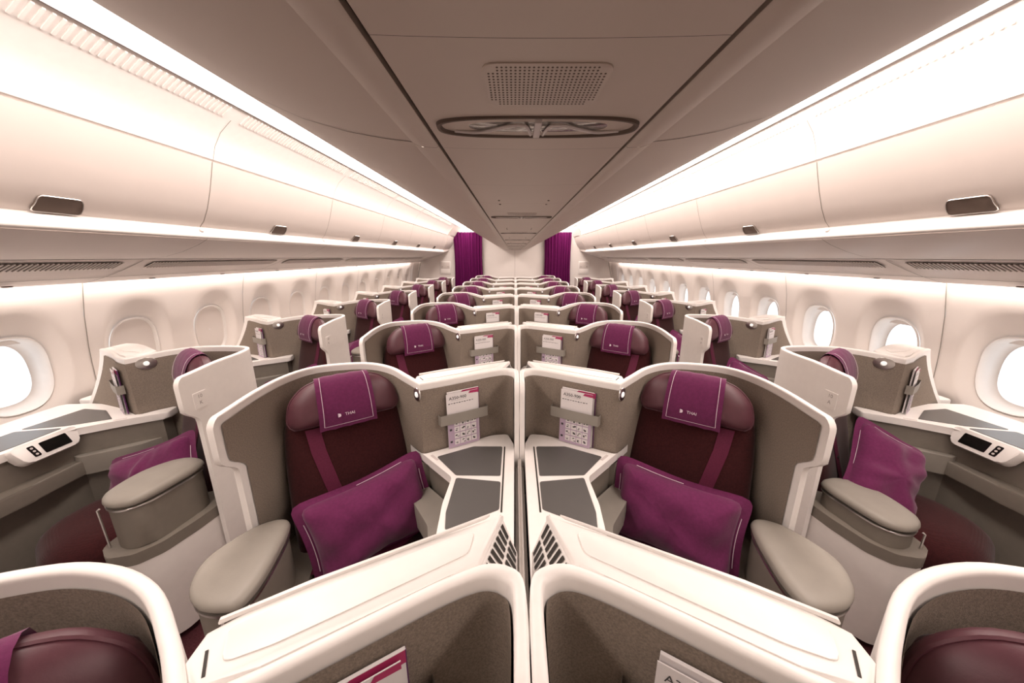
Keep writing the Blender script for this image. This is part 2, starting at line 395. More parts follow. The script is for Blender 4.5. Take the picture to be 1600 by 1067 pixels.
# ---------------- cove lights, cove panels, bins, service panels
JO = [Y0, .77, 2.04, 3.31, 4.58, 5.85, 7.12, 8.39, 8.78]
for sg, side in ((-1, 'left'), (1, 'right')):
    li, lo = LXi[sg], LXo[sg]
    l = mk('cove_light', solid(sweep([(li+sg*.01, 2.452), (lo-sg*.008, 2.460)], Y0, Y1-.02), .01), COVE, smooth=0)
    tag(l, 'long glowing light strip along the %s edge of the ceiling' % side, 'light strip', 'ceiling light strips')
    t = mk('light_trim', sweep([(lo-sg*.004, 2.475), (lo-sg*.004, 2.447), (lo+sg*.003, 2.444), (lo+sg*.008, 2.450), (lo+sg*.008, 2.475)], Y0, Y1-.01), CHROME, l, smooth=0)
    l2 = mk('wall_light', solid(sweep([(sg*2.572, 1.592), (sg*2.618, 1.588)], Y0, 8.9), .006), WASH, smooth=0)
    tag(l2, 'hidden light strip washing the %s sidewall below the bins' % side, 'light strip', 'wall wash light strips')
    k = 0
    for a, b in zip(JO, JO[1:]):
        k += 1
        vis = a > -.6
        yv = (a+b)/2
        wordk = ordn[max(0, k-2)]+' from the camera'
        A, B = a+.002, b-.002
        last = b > 8.7
        # fixed cove panel with air slots
        x0 = lo+sg*.014
        g = empty('cove_panel', (0, yv, 0)); tag(g, 'white curved cove panel above the %s bins, %s' % (side, wordk), 'cove panel', 'cove panels above the bins')
        x0 = lo+sg*.010; cx_ = CVX[sg]
        pr = [(x0, 2.449), (sg*cx_, 2.400), (sg*(cx_*.50+1.640*.50), 2.342), (sg*(cx_*.17+1.640*.83), 2.275), (sg*1.640, 2.210), (sg*1.665, 2.206)]
        if a < 0:
            COL.objects.unlink(g)
            pr += [(sg*1.647, 2.199), (sg*1.655, 2.14), (sg*1.680, 2.05), (sg*1.718, 1.96), (sg*1.759, 1.893), (sg*1.790, 1.862), (sg*1.770, 1.840), (sg*1.755, 1.818), (sg*1.7525, 1.811), (sg*1.764, 1.796), (sg*1.82, 1.765), (sg*1.92, 1.727), (sg*2.02, 1.70), (sg*2.13, 1.686), (sg*2.16, 1.683)]+[(sg*(2.160+.405*q/8), 1.683-.137*q/8-.012*sin(pi*q/8)) for q in range(1, 9)]+[(sg*2.568, 1.57)]
            struct(mk('trim_14' if sg < 0 else 'trim_15', sweep(pr, a, b), BINM, smooth=40)); continue
        mk('panel', sweep(pr, a-yv, b-yv, t=.004), WHITE, g, smooth=50)
        mk('panel_seam', sweep([(x, z-.0008) for x, z in pr[1:-1]], b-yv-.0016, b-yv+.0016), GREYP, g, smooth=50)
        if not last:
            V = []; F = []
            n = 46; xa, xb = lo+sg*.018, sg*(cx_-.004)
            for q in range(n):
                y = A-yv+.06+(b-a-.12)*q/(n-1)
                zz = lambda x: 2.449+(2.400-2.449)*(abs(x)-abs(x0))/(cx_-abs(x0))-.003
                bx_ = box(min(xa, xb), max(xa, xb), y-.005, y+.005, 2.4405, 2.449)
                bx_ = xf(bx_, lambda x, y_, z: (x, y_, zz(x)-.002 if z < 2.445 else zz(x)+.006))
                V, F = join((V, F), bx_)
            o = mk('air_slats', (V, F), WHITE, g, smooth=0); o['kind'] = 'stuff'
        # pivoting bin
        g = empty('overhead_bin', (0, yv, 0)); tag(g, 'closed white overhead bin on the %s, %s' % (side, wordk), 'overhead bin', 'overhead bins')
        door = [(sg*1.662, 2.203), (sg*1.647, 2.199), (sg*1.664, 2.14), (sg*1.692, 2.05), (sg*1.726, 1.96), (sg*1.761, 1.893), (sg*1.790, 1.862)]
        mk('door', sweep(door, a-yv, b-yv, t=.006), BINM, g, smooth=60)
        inw = lambda P_: [(x-sg*.0007, z-.0004) for x, z in P_]
        lip = [(sg*1.790, 1.8615), (sg*1.770, 1.840), (sg*1.755, 1.818), (sg*1.7525, 1.811), (sg*1.755, 1.803), (sg*1.764, 1.796)]
        mk('lip', sweep(lip, a-yv, b-yv, t=.005), WHITE, g, smooth=60)
        tray = [(sg*1.764, 1.795), (sg*1.82, 1.765), (sg*1.92, 1.727), (sg*2.02, 1.70), (sg*2.13, 1.686), (sg*2.13, 1.72)]
        mk('tray', sweep(tray, a-yv, b-yv, t=.005), BINM, g, smooth=60)
        mk('bin_seam', sweep(inw(door[1:])+inw(tray[:-1]), b-yv-.002, b-yv+.002), GREYT, g, smooth=60)
        if not last:
            # latch pad on the lower edge of the door
            lp = resample(round_poly([(-.078, 0), (.078, 0), (.066, .056), (-.066, .056)], .014), 40)
            def onl(x, y, z): # x along axis, y up the door, z proud
                zz = 1.867+y*.98; xx = 1.790-.029*(zz-1.862)/.031 if zz < 1.893 else 1.761-.035*(zz-1.893)/.067
                z += .0045
                return (sg*(xx-z*.85), x, zz-z*.52)
            mk('latch', xf(prism(lp, -.002, .004, .002), onl), LATCH, g)
            o = mk('latch_rim', xf(tube([(x, y, .004) for x, y in lp]+[(lp[0][0], lp[0][1], .004)], .0018, 5), onl), CHROME, g)
            c = mk('hinge_cap', xf(prism(superell(.012, .012, 16, 2), 0, .01, .002), lambda x, y, z: (sg*(1.770-z*.75+y*.6), x+b-yv-.02, 1.840+z*.6+y*.75)), BINM, g)
            if 0 < yv < 2.2 and sg < 0:
                tv, tf_ = text('12', .024)
                mk('row_number', ([(sg*(1.770+(y*.66)-.005), x+.13, 1.840+y*.75+.004) for x, y, z in [(q[0], q[1], q[2]) for q in tv]], tf_), PALE, g, smooth=0, recalc=False)
        # dark gap and passenger service panel
        g = empty('service_panel', (0, yv, 0)); tag(g, 'grey service panel with vent grille under the %s bins, %s' % (side, wordk), 'service panel', 'service panels under the bins')
        mk('rail', sweep([(sg*2.132, 1.74), (sg*2.150, 1.70), (sg*2.158, 1.684)], a-yv, b-yv), DARK, g)
        pf = lambda t: (sg*(2.160+.405*t), 1.683-.137*t-.012*sin(pi*t))
        mk('panel', sweep([(sg*2.158, 1.70)]+[pf(q/8) for q in range(9)]+[(sg*2.568, 1.56)], a-yv, b-yv, t=.004), BINM, g, smooth=50)
        if not last:
            def band(t0, t1, y0, y1, off):
                p = pf(t0); q = pf(t1); return [(p[0], y0, p[1]-off), (q[0], y0, q[1]-off), (q[0], y1, q[1]-off), (p[0], y1, p[1]-off)]
            mk('grille_recess', (band(.06, .25, A-yv+.08, B-yv-.08, .006), [(0, 1, 2, 3)]), LATCH, g, smooth=0)
            V = []; F = []
            n = 60
            for q in range(n):
                y = A-yv+.085+(b-a-.17)*q/(n-1)
                p = pf(.06); r = pf(.25)
                bb = [(p[0], y-.003, p[1]-.0065), (p[0], y+.003, p[1]-.0065), (r[0], y+.005, r[1]-.0065), (r[0], y-.001, r[1]-.0065)]
                V, F = join((V, F), (bb+[(x, yy, z-.004) for x, yy, z in bb], [(4, 5, 6, 7), (0, 1, 5, 4), (2, 3, 7, 6), (1, 2, 6, 5), (3, 0, 4, 7)]))
            o = mk('grille_slats', (V, F), BINM, g, smooth=0); o['kind'] = 'stuff'
            p = pf(.62); q2 = pf(.64)
            mk('panel_seam', sweep([(pf(q/8)[0], pf(q/8)[1]-.0052) for q in range(9)], b-yv-.003, b-yv+.003), GREYT, g, smooth=50)
            mk('panel_seam', (band(.60, .615, A-yv, B-yv, .0062), [(0, 1, 2, 3)]), LATCH, g, smooth=0)
            for dy in (-.3, .28):
                p = pf(.8); o = mk('call_light', xf(inflate(superell(.02, .012, 16, 2), .006, .002), lambda x, y, z: (y, x, -z)), LATCH, g); o.location = (p[0], dy, p[1]-.010)
    # slanting end cap of the bin row
    ends = [(sg*1.647, 2.199), (sg*1.680, 2.05), (sg*1.759, 1.893), (sg*1.790, 1.862), (sg*1.752, 1.811), (sg*1.83, 1.765), (sg*2.02, 1.70), (sg*2.158, 1.684), (sg*2.565, 1.55)]
    far = [(sg*1.62, 2.24), (sg*1.66, 2.10), (sg*1.74, 1.96), (sg*1.80, 1.90), (sg*1.81, 1.85), (sg*1.90, 1.80), (sg*2.06, 1.74), (sg*2.2, 1.70), (sg*2.6, 1.56)]
    pn = 'trim_8' if sg < 0 else 'trim_9'
    struct(mk(pn, sheet([[(x, 8.785, z) for x, z in ends], [(x, Y1, z) for x, z in far]]), BINM, smooth=50))
    struct(mk('trim_10' if sg < 0 else 'trim_11', sheet([[(x, 8.785, z) for x, z in [(lo+sg*.010, 2.449), (sg*CVX[sg], 2.40), (sg*1.640, 2.210)]], [(x, Y1, z) for x, z in [(lo+sg*.010, 2.449), (sg*CVX[sg], 2.40), (sg*1.60, 2.22)]]]), BINM, smooth=50))

# ---------------- bulkheads
for nm, yy, th in (('wall_front', Y0, -.05), ('wall_back', Y1, .05)):
    pts = [(-2.95, -.06), (-3.0, .5), (-2.95, 1.5), (-2.3, 2.5), (-1.5, 2.85), (0, 2.98), (1.5, 2.85), (2.3, 2.5), (2.95, 1.5), (3.0, .5), (2.95, -.06)]
    o = mk(nm, xf(prism(pts, 0, abs(th)), lambda x, y, z: (x, yy+(z if th > 0 else -z), y)), PANEL if th > 0 else FABRIC, smooth=0)
    struct(o, 'plain pale bulkhead wall' if th > 0 else 'taupe fabric bulkhead wall')
    if nm == 'wall_back': WB = o
o = mk('bulkhead_seam', box(.008, .012, Y1-.003, Y1+.01, .1, 2.28), GREYP, WB, smooth=0)
for q in (-.55, .55):
    mk('bulkhead_stud', xf(inflate(superell(.014, .014, 12, 2), .008, .002), lambda x, y, z: (x+q, Y1-z, y+1.13)), LATCH, WB)
for sg, side in ((-1, 'left'), (1, 'right')):
    # notice frame beside the curtain
    g = empty('notice_frame', (sg*1.93, Y1, 1.39)); tag(g, 'small pale two-part notice box on the bulkhead, %s of the cabin' % side, 'notice box', 'bulkhead notice boxes')
    mk('frame', box(-.15, .15, -.03, 0, -.175, .175, .012), WHITE, g)
    mk('cover', box(-.125, .125, -.038, -.028, -.02, .15, .004), BINM, g)
    mk('cover', box(-.125, .125, -.038, -.028, -.15, -.03, .004), PANEL, g)
    for q in (-.08, .08): mk('screw', xf(inflate(superell(.009, .009, 10, 2), .005, .001), lambda x, y, z: (x+q, -.039-z, y+.03)), LATCH, g)
    o = mk('door_post' if False else 'trim_12' if sg < 0 else 'trim_13', sweep([(sg*2.57, 1.55), (sg*2.70, 1.0), (sg*2.70, .5)], 9.55, 9.60, t=.02), GREYP); struct(o)
    # curtain
    xa, xb = (-1.655, -.865) if sg < 0 else (.80, 1.545)
    rows = []
    nz, nx = 14, 120
    for i in range(nz+1):
        t = i/nz; z = 2.33-2.29*t; row = []
        for j in range(nx+1):
            u = j/nx; sq = 1-.05*sin(pi*min(1, t*1.6))
            x = (xa+xb)/2+(u-.5)*(xb-xa)*sq
            zz = z+(0 if i else -.004*sin(u*60))
            y = 9.60+.028*sin(u*2*pi*9+1.1*sin(u*7))*(.5+.5*t)+.012*sin(u*2*pi*21)*(1-t)
            row.append((x, y, zz))
        rows.append(row)
    o = mk('curtain', solid(sheet(rows), .004), CURT, smooth=80)
    tag(o, 'pleated purple curtain closing the %s aisle at the back' % side, 'curtain', 'aisle curtains')

# ================================================================== seat suites
PHI = radians(35); PU, PV = .255, .42   # PU is set per kind of unit
SPH, CPH = sin(PHI), cos(PHI)
def S(b, f, z): return (PU+b*CPH+f*SPH, PV+b*SPH-f*CPH, z)
LEAN = radians(12.5); F0, Z0 = .135, .41
def onback(x, y, n): # x lateral, y up the back, n out of the back
    return S(x, F0+n*cos(LEAN)-y*sin(LEAN), Z0+y*cos(LEAN)+n*sin(LEAN))
PATH = {
 'c': ([(0, 0, 1.20), (0, .2, 1.215), (.004, .37, 1.215), (.055, .49, 1.213), (.19, .547, 1.212), (.29, .554, 1.208), (.38, .531, 1.195), (.46, .475, 1.178), (.52, .422, 1.170), (.55, .393, 1.168)],
       [(.55, .393, 1.168), (.62, .430, 1.168), (.69, .471, 1.168), (.77, .518, 1.169), (.85, .563, 1.17), (.905, .584, 1.17), (.941, .574, 1.169), (.957, .54, 1.168), (.959, .40, 1.165)]),
 'w': ([(0, 0, 1.20), (0, .2, 1.213), (.005, .35, 1.213), (.055, .478, 1.208), (.2, .535, 1.20), (.40, .556, 1.19), (.54, .532, 1.176), (.62, .468, 1.166), (.66, .405, 1.162)],
       [(.66, .405, 1.162), (.73, .43, 1.166), (.80, .475, 1.170), (.88, .52, 1.175), (.965, .555, 1.178)]),
}
T = .022
def offs(z, zt, kind):
    o_ = .062*(1-smooth01(.975, 1.045, z))
    R_ = .045
    if z > zt-R_: o_ += R_-sqrt(max(0, R_*R_-(z-(zt-R_))**2))
    return o_
def offe(z, zt, kind):
    if kind == 'c':
        R_ = .06; return -(R_-sqrt(max(0, R_*R_-(z-(zt-R_))**2))) if z > zt-R_ else 0
    t = max(0, (1.175-z)/.39); e = .235*min(1, t)**1.35
    return e
def shell_grid(kind):
    A, B = PATH[kind]
    P = catmull(A, 5); nA = len(P)-1; P = P+catmull(B, 4)[1:]
    N = len(P); nr = []
    for i in range(N):
        if i == nA:
            d1 = (P[i][0]-P[i-1][0], P[i][1]-P[i-1][1]); d2 = (P[i+1][0]-P[i][0], P[i+1][1]-P[i][1])
            l1 = math.hypot(*d1); l2 = math.hypot(*d2); d = (d1[0]/l1+d2[0]/l2, d1[1]/l1+d2[1]/l2)
        else:
            a = P[max(0, i-1)]; b = P[min(N-1, i+1)]; d = (b[0]-a[0], b[1]-a[1])
        L = math.hypot(*d); nr.append((-d[1]/L, d[0]/L))
    Ls = [0]
    for i in range(1, N): Ls.append(Ls[-1]+math.hypot(P[i][0]-P[i-1][0], P[i][1]-P[i-1][1]))
    return P, nr, Ls, nA
def shell_point(kind, G, i, z, off, inset_front=0, inset_end=0):
    P, nr, Ls, nA = G; zt = P[i][2]; s = Ls[i]; S_ = Ls[-1]
    sh = (offs(z, P[0][2], kind)+inset_front)*max(0, 1-s/.22)
    d0 = ((P[1][0]-P[0][0]), (P[1][1]-P[0][1])); L0 = math.hypot(*d0)
    x = P[i][0]+sh*d0[0]/L0; y = P[i][1]+sh*d0[1]/L0
    se = offe(z, P[-1][2], kind)*smooth01(0, 1, max(0, 1-(S_-s)/.26))-inset_end*max(0, 1-(S_-s)/.09)
    d1 = ((P[-1][0]-P[-2][0]), (P[-1][1]-P[-2][1])); L1 = math.hypot(*d1)
    if kind == 'w': d1 = (1, .15); L1 = math.hypot(*d1)
    x += se*d1[0]/L1; y += se*d1[1]/L1
    return (x+nr[i][0]*off, y+nr[i][1]*off, z)
def build_shell(kind):
    G = shell_grid(kind); P = G[0]; N = len(P)
    lev = [.05, .3, .52, .72, .80, .86, .93, .965, .985, 1.0, 1.02, 1.04, 1.07, 1.10]
    tops = [.045, .033, .022, .012, .007, .003, 0]
    r = .007
    inn = []; out = []
    for j in range(len(lev)+len(tops)):
        ri, ro = [], []
        for i in range(N):
            zt = P[i][2]
            if j < len(lev): z = lev[j]; ins = 0
            else:
                d = tops[j-len(lev)]; z = zt-d; ins = r-sqrt(max(0, r*r-(r-d)**2)) if d < r else 0
            ri.append(shell_point(kind, G, i, z, ins)); ro.append(shell_point(kind, G, i, z, T-ins))
        inn.append(ri); out.append(ro)
    VI = sheet(inn); VO = sheet(out)
    n = len(VI[0]); M = len(inn)
    V, F = join(VI, VO)
    for i in range(N-1):
        F.append(((M-1)*N+i, (M-1)*N+i+1, n+(M-1)*N+i+1, n+(M-1)*N+i)); F.append((i, i+1, n+i+1, n+i))
    for j in range(M-1):
        for e in (0, N-1): F.append((j*N+e, (j+1)*N+e, n+(j+1)*N+e, n+j*N+e))
    # lining
    lv = [.48, .62, .72, .82, .90, .955, .975, .99, 1.005, 1.02, 1.035, 1.06, 1.10]
    rows = []
    for j in range(len(lv)+3):
        row = []
        for i in range(N):
            zt = P[i][2]-.030
            z = lv[j] if j < len(lv) else zt-[.02, .006, 0][j-len(lv)]
            row.append(shell_point(kind, G, i, z, -.004 if 0 < j else .0, 0.028+(.012 if j == len(lv)+2 else 0), .026+(.012 if j == len(lv)+2 else 0)))
        rows.append(row)
    return (V, F), sheet(rows), G
LEDGE = {
 'c': [(.512, .455), (.508, .497), (.559, .535), (.723, .622), (.829, .676), (.936, .735), (.897, .606), (.85, .588), (.77, .541), (.69, .494), (.62, .453), (.556, .420)],
 'w': [(.62, .50), (.64, .56), (.80, .66), (.90, .70), (.99, .72), (.985, .585), (.88, .540), (.80, .496), (.73, .452), (.675, .428)],
}
CONS = {
 'c': [(.462, .468), (.708, .215), (.700, .06), (.712, -.10), (.80, -.30), (.958, -.30), (.958, .455), (.925, .558), (.85, .548), (.69, .456), (.61, .410), (.55, .378), (.51, .415)],
 'w': [(.527, .429), (.683, .335), (.822, .232), (.845, .10), (.848, -.02), (.87, -.25), (.89, -.50), (1.255, -.50), (1.26, .535), (1.10, .55), (.97, .535), (.80, .458), (.66, .39), (.615, .455), (.55, .52)],
}
BODY = {
 'c': [(.50, .455), (.725, .225), (.72, .06), (.73, -.09), (.82, -.29), (.95, -.29), (.95, .45), (.915, .548), (.85, .538), (.69, .446), (.61, .40), (.55, .37), (.52, .40)],
 'w': [(.56, .425), (.70, .34), (.838, .238), (.862, .10), (.865, -.02), (.887, -.25), (.905, -.49), (1.24, -.49), (1.25, .52), (1.10, .53), (.97, .52), (.80, .445), (.665, .375), (.62, .44), (.57, .49)],
}
INL = {
 'c': ([(.617, .356), (.769, .440), (.903, .440), (.903, .222), (.722, .226)], [(.726, .208), (.905, .184), (.906, .033), (.734, -.059), (.722, .018)]),
 'w': ([(.745, .345), (.90, .450), (1.05, .47), (1.075, .225), (.90, .263)], [(.885, .240), (1.075, .20), (1.07, -.24), (.90, -.24), (.88, .07)]),
}
ARM = {
 'c': [(.022, .075), (-.048, -.06), (-.02, -.165), (.05, -.225), (.13, -.238), (.182, -.215), (.178, -.1), (.12, .09)],
 'w': [(.050, .10), (.055, -.05), (.085, -.165), (.15, -.20), (.225, -.175), (.262, -.11), (.255, .03), (.17, .13)],
}
BASE = {
 'c': [(.001, .30), (.001, .05), (-.03, -.06), (-.02, -.19), (.05, -.255), (.15, -.265), (.21, -.22), (.21, -.05), (.16, .12), (.05, .30)],
 'w': [(.001, .34), (.003, .10), (.02, -.02), (.055, -.15), (.11, -.215), (.20, -.235), (.275, -.18), (.285, .0), (.22, .16), (.05, .34)],
}
def cloop(p, n=6):
    N = len(p); out = []
    for i in range(N):
        p0, p1, p2, p3 = p[i-1], p[i], p[(i+1) % N], p[(i+2) % N]
        for k in range(n):
            t = k/n
            out.append(tuple(.5*((2*b)+(-a+c)*t+(2*a-5*b+4*c-d)*t*t+(-a+3*b-3*c+d)*t**3) for a, b, c, d in zip(p0, p1, p2, p3)))
    return out
def scale_poly(p, k):
    cx = sum(q[0] for q in p)/len(p); cy = sum(q[1] for q in p)/len(p)
    return [(cx+(x-cx)*k, cy+(y-cy)*k) for x, y in p]
def wallpt(G, i0, t, off):
    """point on the shell's inner face: index (float)"""
    P, nr, Ls, nA = G; i = int(i0); f = i0-i; j = min(i+1, len(P)-1)
    x = P[i][0]*(1-f)+P[j][0]*f; y = P[i][1]*(1-f)+P[j][1]*f
    nx = nr[i][0]*(1-f)+nr[j][0]*f; ny = nr[i][1]*(1-f)+nr[j][1]*f
    L = math.hypot(nx, ny); nx /= L; ny /= L
    return (x-nx*off, y-ny*off), (-nx, -ny)
def frame_at(c, nrm, flip):
    """plane frame on a vertical wall: right, up, out; lettering is pre-flipped for mirrored units"""
    rx, ry = -nrm[1], nrm[0]        # right as seen from the front
    return lambda a, b, n: (c[0]+rx*a+nrm[0]*n, c[1]+ry*a+nrm[1]*n, b)

def build_suite(kind, s):
    root = empty('seat_suite')
    VF, LIN, G = build_shell(kind)
    shell = mk('shell', VF, WHITE, root, s, 50)
    mk('lining', solid(LIN, .003), FABRIC, shell, s, 60)
    # ledge on the back of the shell
    zl = 1.168 if kind == 'c' else 1.172
    led = mk('ledge', prism(LEDGE[kind], .62, zl, .010, 3), WHITE, root, s)
    if kind == 'c':
        lid = [(.540, .500), (.60, .540), (.84, .666), (.880, .682), (.875, .630), (.70, .525), (.62, .478), (.565, .455)]
        mk('ledge_lid', prism(round_poly(lid, .012), zl-.001, zl+.0025, .0015, 2), WHITE, led, s)
        mk('ledge_lip', prism([(.52, .505), (.62, .566), (.90, .715), (.908, .724), (.62, .574), (.517, .513)], zl-.001, zl+.006, .002, 2), WHITE, led, s)
        mk('hinge_slot', prism([(.531, .470), (.534, .472), (.556, .441), (.553, .439)], zl-.002, zl+.0012), DARK, led, s, smooth=0)
        # sloping end with air slots
        tp = [(.930, .732), (.888, .606)]; bt = [(.966, .737), (.966, .600)]
        zt, zb = 1.167, 1.06
        V = [(tp[0][0], tp[0][1], zt), (tp[1][0], tp[1][1], zt), (bt[1][0], bt[1][1], zb), (bt[0][0], bt[0][1], zb)]
        V += [(x, y, .64) for x, y, z in V]
        gr = [[tuple((V[0][k]*(1-a)+V[1][k]*a)*(1-d)+(V[3][k]*(1-a)+V[2][k]*a)*d for k in range(3)) for a in [i/10 for i in range(11)]] for d in [i/8 for i in range(9)]]
        mk('ledge_end_face', sheet(gr), WHITE, led, s)
        mk('ledge_end', (V, [(0, 3, 7, 4), (2, 1, 5, 6), (3, 2, 6, 7), (4, 5, 1, 0), (7, 6, 5, 4)]), WHITE, led, s)
        sV = []; sF = []
        for r_ in range(2):
            for q in range(7):
                a0 = .08+.86*q/7; a1 = a0+.07
                for_ = (.16, .48) if r_ == 0 else (.56, .90)
                def pt(a, d):
                    X = [V[0][k]*(1-a)+V[1][k]*a for k in range(3)]; Yb = [V[3][k]*(1-a)+V[2][k]*a for k in range(3)]
                    p = [X[k]*(1-d)+Yb[k]*d for k in range(3)]; return (p[0]+.0018, p[1], p[2]+.0012)
                n0 = len(sV); sV += [pt(a0, for_[0]), pt(a1, for_[0]), pt(a1, for_[1]), pt(a0, for_[1])]; sF.append((n0, n0+1, n0+2, n0+3))
        o = mk('air_slots', (sV, sF), DARK, led, s, 0); o['kind'] = 'stuff'
    else:
        lid = [(.67, .50), (.70, .555), (.82, .635), (.97, .685), (.965, .615), (.87, .567), (.78, .518)]
        mk('ledge_lid', prism(round_poly(lid, .012), zl-.001, zl+.003, .0015, 2), WHITE, led, s)
    # console
    con = mk('console', prism(round_poly(CONS[kind], .02), .800, .838, .008, 3), WHITE, root, s)
    for p in INL[kind]: mk('inlay', prism(round_poly(p, .008), .836, .8405, .0008, 1), INLAY, con, s)
    if kind == 'c':
        mk('slide_slot', prism([(.911, .02), (.917, .02), (.917, .44), (.911, .44)], .836, .8395), DARK, con, s, 0)
        edge = [(.462, .468), (.708, .215)]
    else: edge = [(.527, .429), (.822, .232)]
    mk('edge_catch', prism(round_poly([(edge[0][0]*.55+edge[1][0]*.45+.012, edge[0][1]*.55+edge[1][1]*.45+.012), (edge[0][0]*.4+edge[1][0]*.6+.012, edge[0][1]*.4+edge[1][1]*.6+.012), (edge[0][0]*.4+edge[1][0]*.6+.02, edge[0][1]*.4+edge[1][1]*.6+.02), (edge[0][0]*.55+edge[1][0]*.45+.02, edge[0][1]*.55+edge[1][1]*.45+.02)], .003), .837, .8392), PALE, con, s, 0)
    mk('console_body', prism(BODY[kind], .03, .802), GREYT, root, s)
    # padded side rest below the console edge
    e0, e1 = edge; dx, dy = e1[0]-e0[0], e1[1]-e0[1]; L = math.hypot(dx, dy); dx /= L; dy /= L; nx, ny = dy, -dx
    if nx > 0: nx, ny = -nx, -ny
    a0, a1 = (.03, L+.02); w_ = .052 if kind == 'c' else .03
    q = [(e0[0]+dx*a0+.02, e0[1]+dy*a0+.015), (e0[0]+dx*a1+.02, e0[1]+dy*a1), (e0[0]+dx*(a1-.02)+nx*w_, e0[1]+dy*(a1-.02)+ny*w_), (e0[0]+dx*(a0+.10)+nx*w_, e0[1]+dy*(a0+.10)+ny*w_)]
    if kind == 'c': q = [(.500, .425), (.72, .205), (.725, -.03), (.66, -.02), (.625, .12), (.475, .33), (.462, .40)]
    mk('side_rest', prism(round_poly(q, .02), .585, .690, .022, 4), GREYP, root, s)
    if kind == 'c':
        mk('side_rest', prism(round_poly([(.675, .20), (.735, .20), (.735, -.08), (.69, -.08)], .015), .46, .66, .015, 3), GREYP, root, s)
        mk('knee_post', prism(round_poly([(.695, .03), (.735, .05), (.74, -.10), (.705, -.11)], .012), .30, .806, .008, 2), WHITE, root, s)
    else:
        q = [(.80, .25), (.795, .02), (.81, -.25), (.83, -.45), (.90, -.45), (.88, -.02), (.87, .10), (.85, .24)]
        mk('side_rest', prism(q, .585, .665, .010, 2), GREYT, root, s)
        # handset panel let into the console edge
        ca, sa = cos(radians(27)), sin(radians(27))
        def onp(a, b, n): # a towards the foot end, b up the tilted face, n out
            return (.835-n*ca+b*sa, .118-a+.01, .796+b*ca+n*sa)
        cp = mk('control_panel', xf(prism(round_poly([(-.095, -.045), (.10, -.045), (.125, .046), (-.125, .046)], .022), -.02, .034, .005, 2), onp), WHITE, root, s)
        mk('screen', xf(prism(round_poly([(-.070, -.028), (.030, -.028), (.030, .028), (-.070, .028)], .004), .032, .0358, .001, 1), onp), BLACK, cp, s)
        mk('button_pad', xf(prism(round_poly([(.045, -.028), (.068, -.028), (.072, .028), (.049, .028)], .005), .032, .0358, .001, 1), onp), BLACK, cp, s)
        for q in range(3): mk('button', xf(prism(superell(.005, .005, 10, 2, (.057+.0015*q, -.016+.016*q)), .0356, .037), onp), PALE, cp, s)
        mk('wall_pocket', prism(round_poly([(.93, -.46), (.945, -.46), (.985, -.30), (.95, -.26)], .004), .12, .40, .004, 2), GREYT, root, s)
    # armrest block beside the aisle
    mk('base_panel', prism(round_poly(BASE[kind], .02), .03, .462, .004, 2), WHITE, root, s)
    mk('base_trim', prism(round_poly(scale_poly(BASE[kind], 1.012), .02), .462, .515, .006, 2), GREYT, root, s)
    arm = empty('armrest'); arm.parent = root
    mk('armrest_body', prism(cloop(scale_poly(ARM[kind], .93)), .516, .700, .006, 2), GREYT, arm, s)
    mk('armrest_trim', prism(cloop(scale_poly(ARM[kind], .975)), .700, .708, .003, 2), CHROME, arm, s)
    ac = (sum(p[0] for p in ARM[kind])/8, sum(p[1] for p in ARM[kind])/8)
    mk('armrest_pad', xf(inflate(resample(cloop(ARM[kind]), 64), .026, .020, 9, ac), lambda x, y, z: (x, y, z+.728)), GREYP, arm, s, 75)
    c_ = ARM[kind][4]
    mk('armrest_catch', tube([(c_[0]+.01, c_[1]-.004, .704), (c_[0]+.012, c_[1]-.012, .700), (c_[0]+.012, c_[1]-.010, .52)], .004), CHROME, arm, s)
    mk('coat_hook_recess', prism([(-.0015, .15), (.003, .15), (.003, .195), (-.0015, .195)], .34, .41), LATCH, root, s, 0)
    # reading lamp
    (c, n_) = wallpt(G, G[3]-(2.0 if kind == 'c' else 5.2), 0, .0)
    fr = frame_at(c, n_, s)
    lamp = mk('reading_lamp', xf(prism(superell(.026 if kind == 'c' else .044, .030 if kind == 'c' else .034, 28, 2), .002, .010, .003, 2), lambda x, y, z: fr(x, 1.118+y, z)), CHROME, root, s)
    mk('lens', xf(inflate(superell(.013, .013, 16, 2), .004, .001), lambda x, y, z: fr(x, 1.118+y, z+.010)), LENS, lamp, s)
    # strap that holds the cards
    i0 = G[3]+(9.3 if kind == 'c' else 6.6)
    (c, n_) = wallpt(G, i0, 0, 0)
    fr = frame_at(c, n_, s)
    hw = .118 if kind == 'c' else .095
    rows = []
    pth = [(-hw, .004), (-hw, .028), (-hw+.004, .035), (0, .038), (hw-.004, .035), (hw, .028), (hw, .004)]
    mk('card_strap', solid(sheet([[fr(a, z, n) for a, n in pth] for z in (.962, 1.012)]), .003), GREYP, root, s, 50)
    mk('lining_seam', sheet([[fr(-.085*1, z, .0052), fr(-.0835, z, .0052)] for z in (.85, 1.12)]), GREYT, shell, s, 0)
    if kind == 'w' :
        # seat placard outside the wing
        mk('seat_placard', prism(round_poly([(-T-.0015, .05), (-T+.002, .05), (-T+.002, .115), (-T-.0015, .115)], .0004, 1), 1.03, 1.105), WHITE, shell, s, 0)
        for body, zz in ((('10', 'K') if s < 0 else ('11', 'A')) and (('10', 1.085), ('K', 1.055)) if s < 0 else (('10', 1.085), ('A', 1.055))):
            tv, tf_ = text(body, .024)
            mk('lettering', ([(-T-.0022, .0825+(x if s < 0 else -x), zz+y) for x, y, z in tv], tf_), PRINT, shell, s, 0, recalc=False)
    return root, G
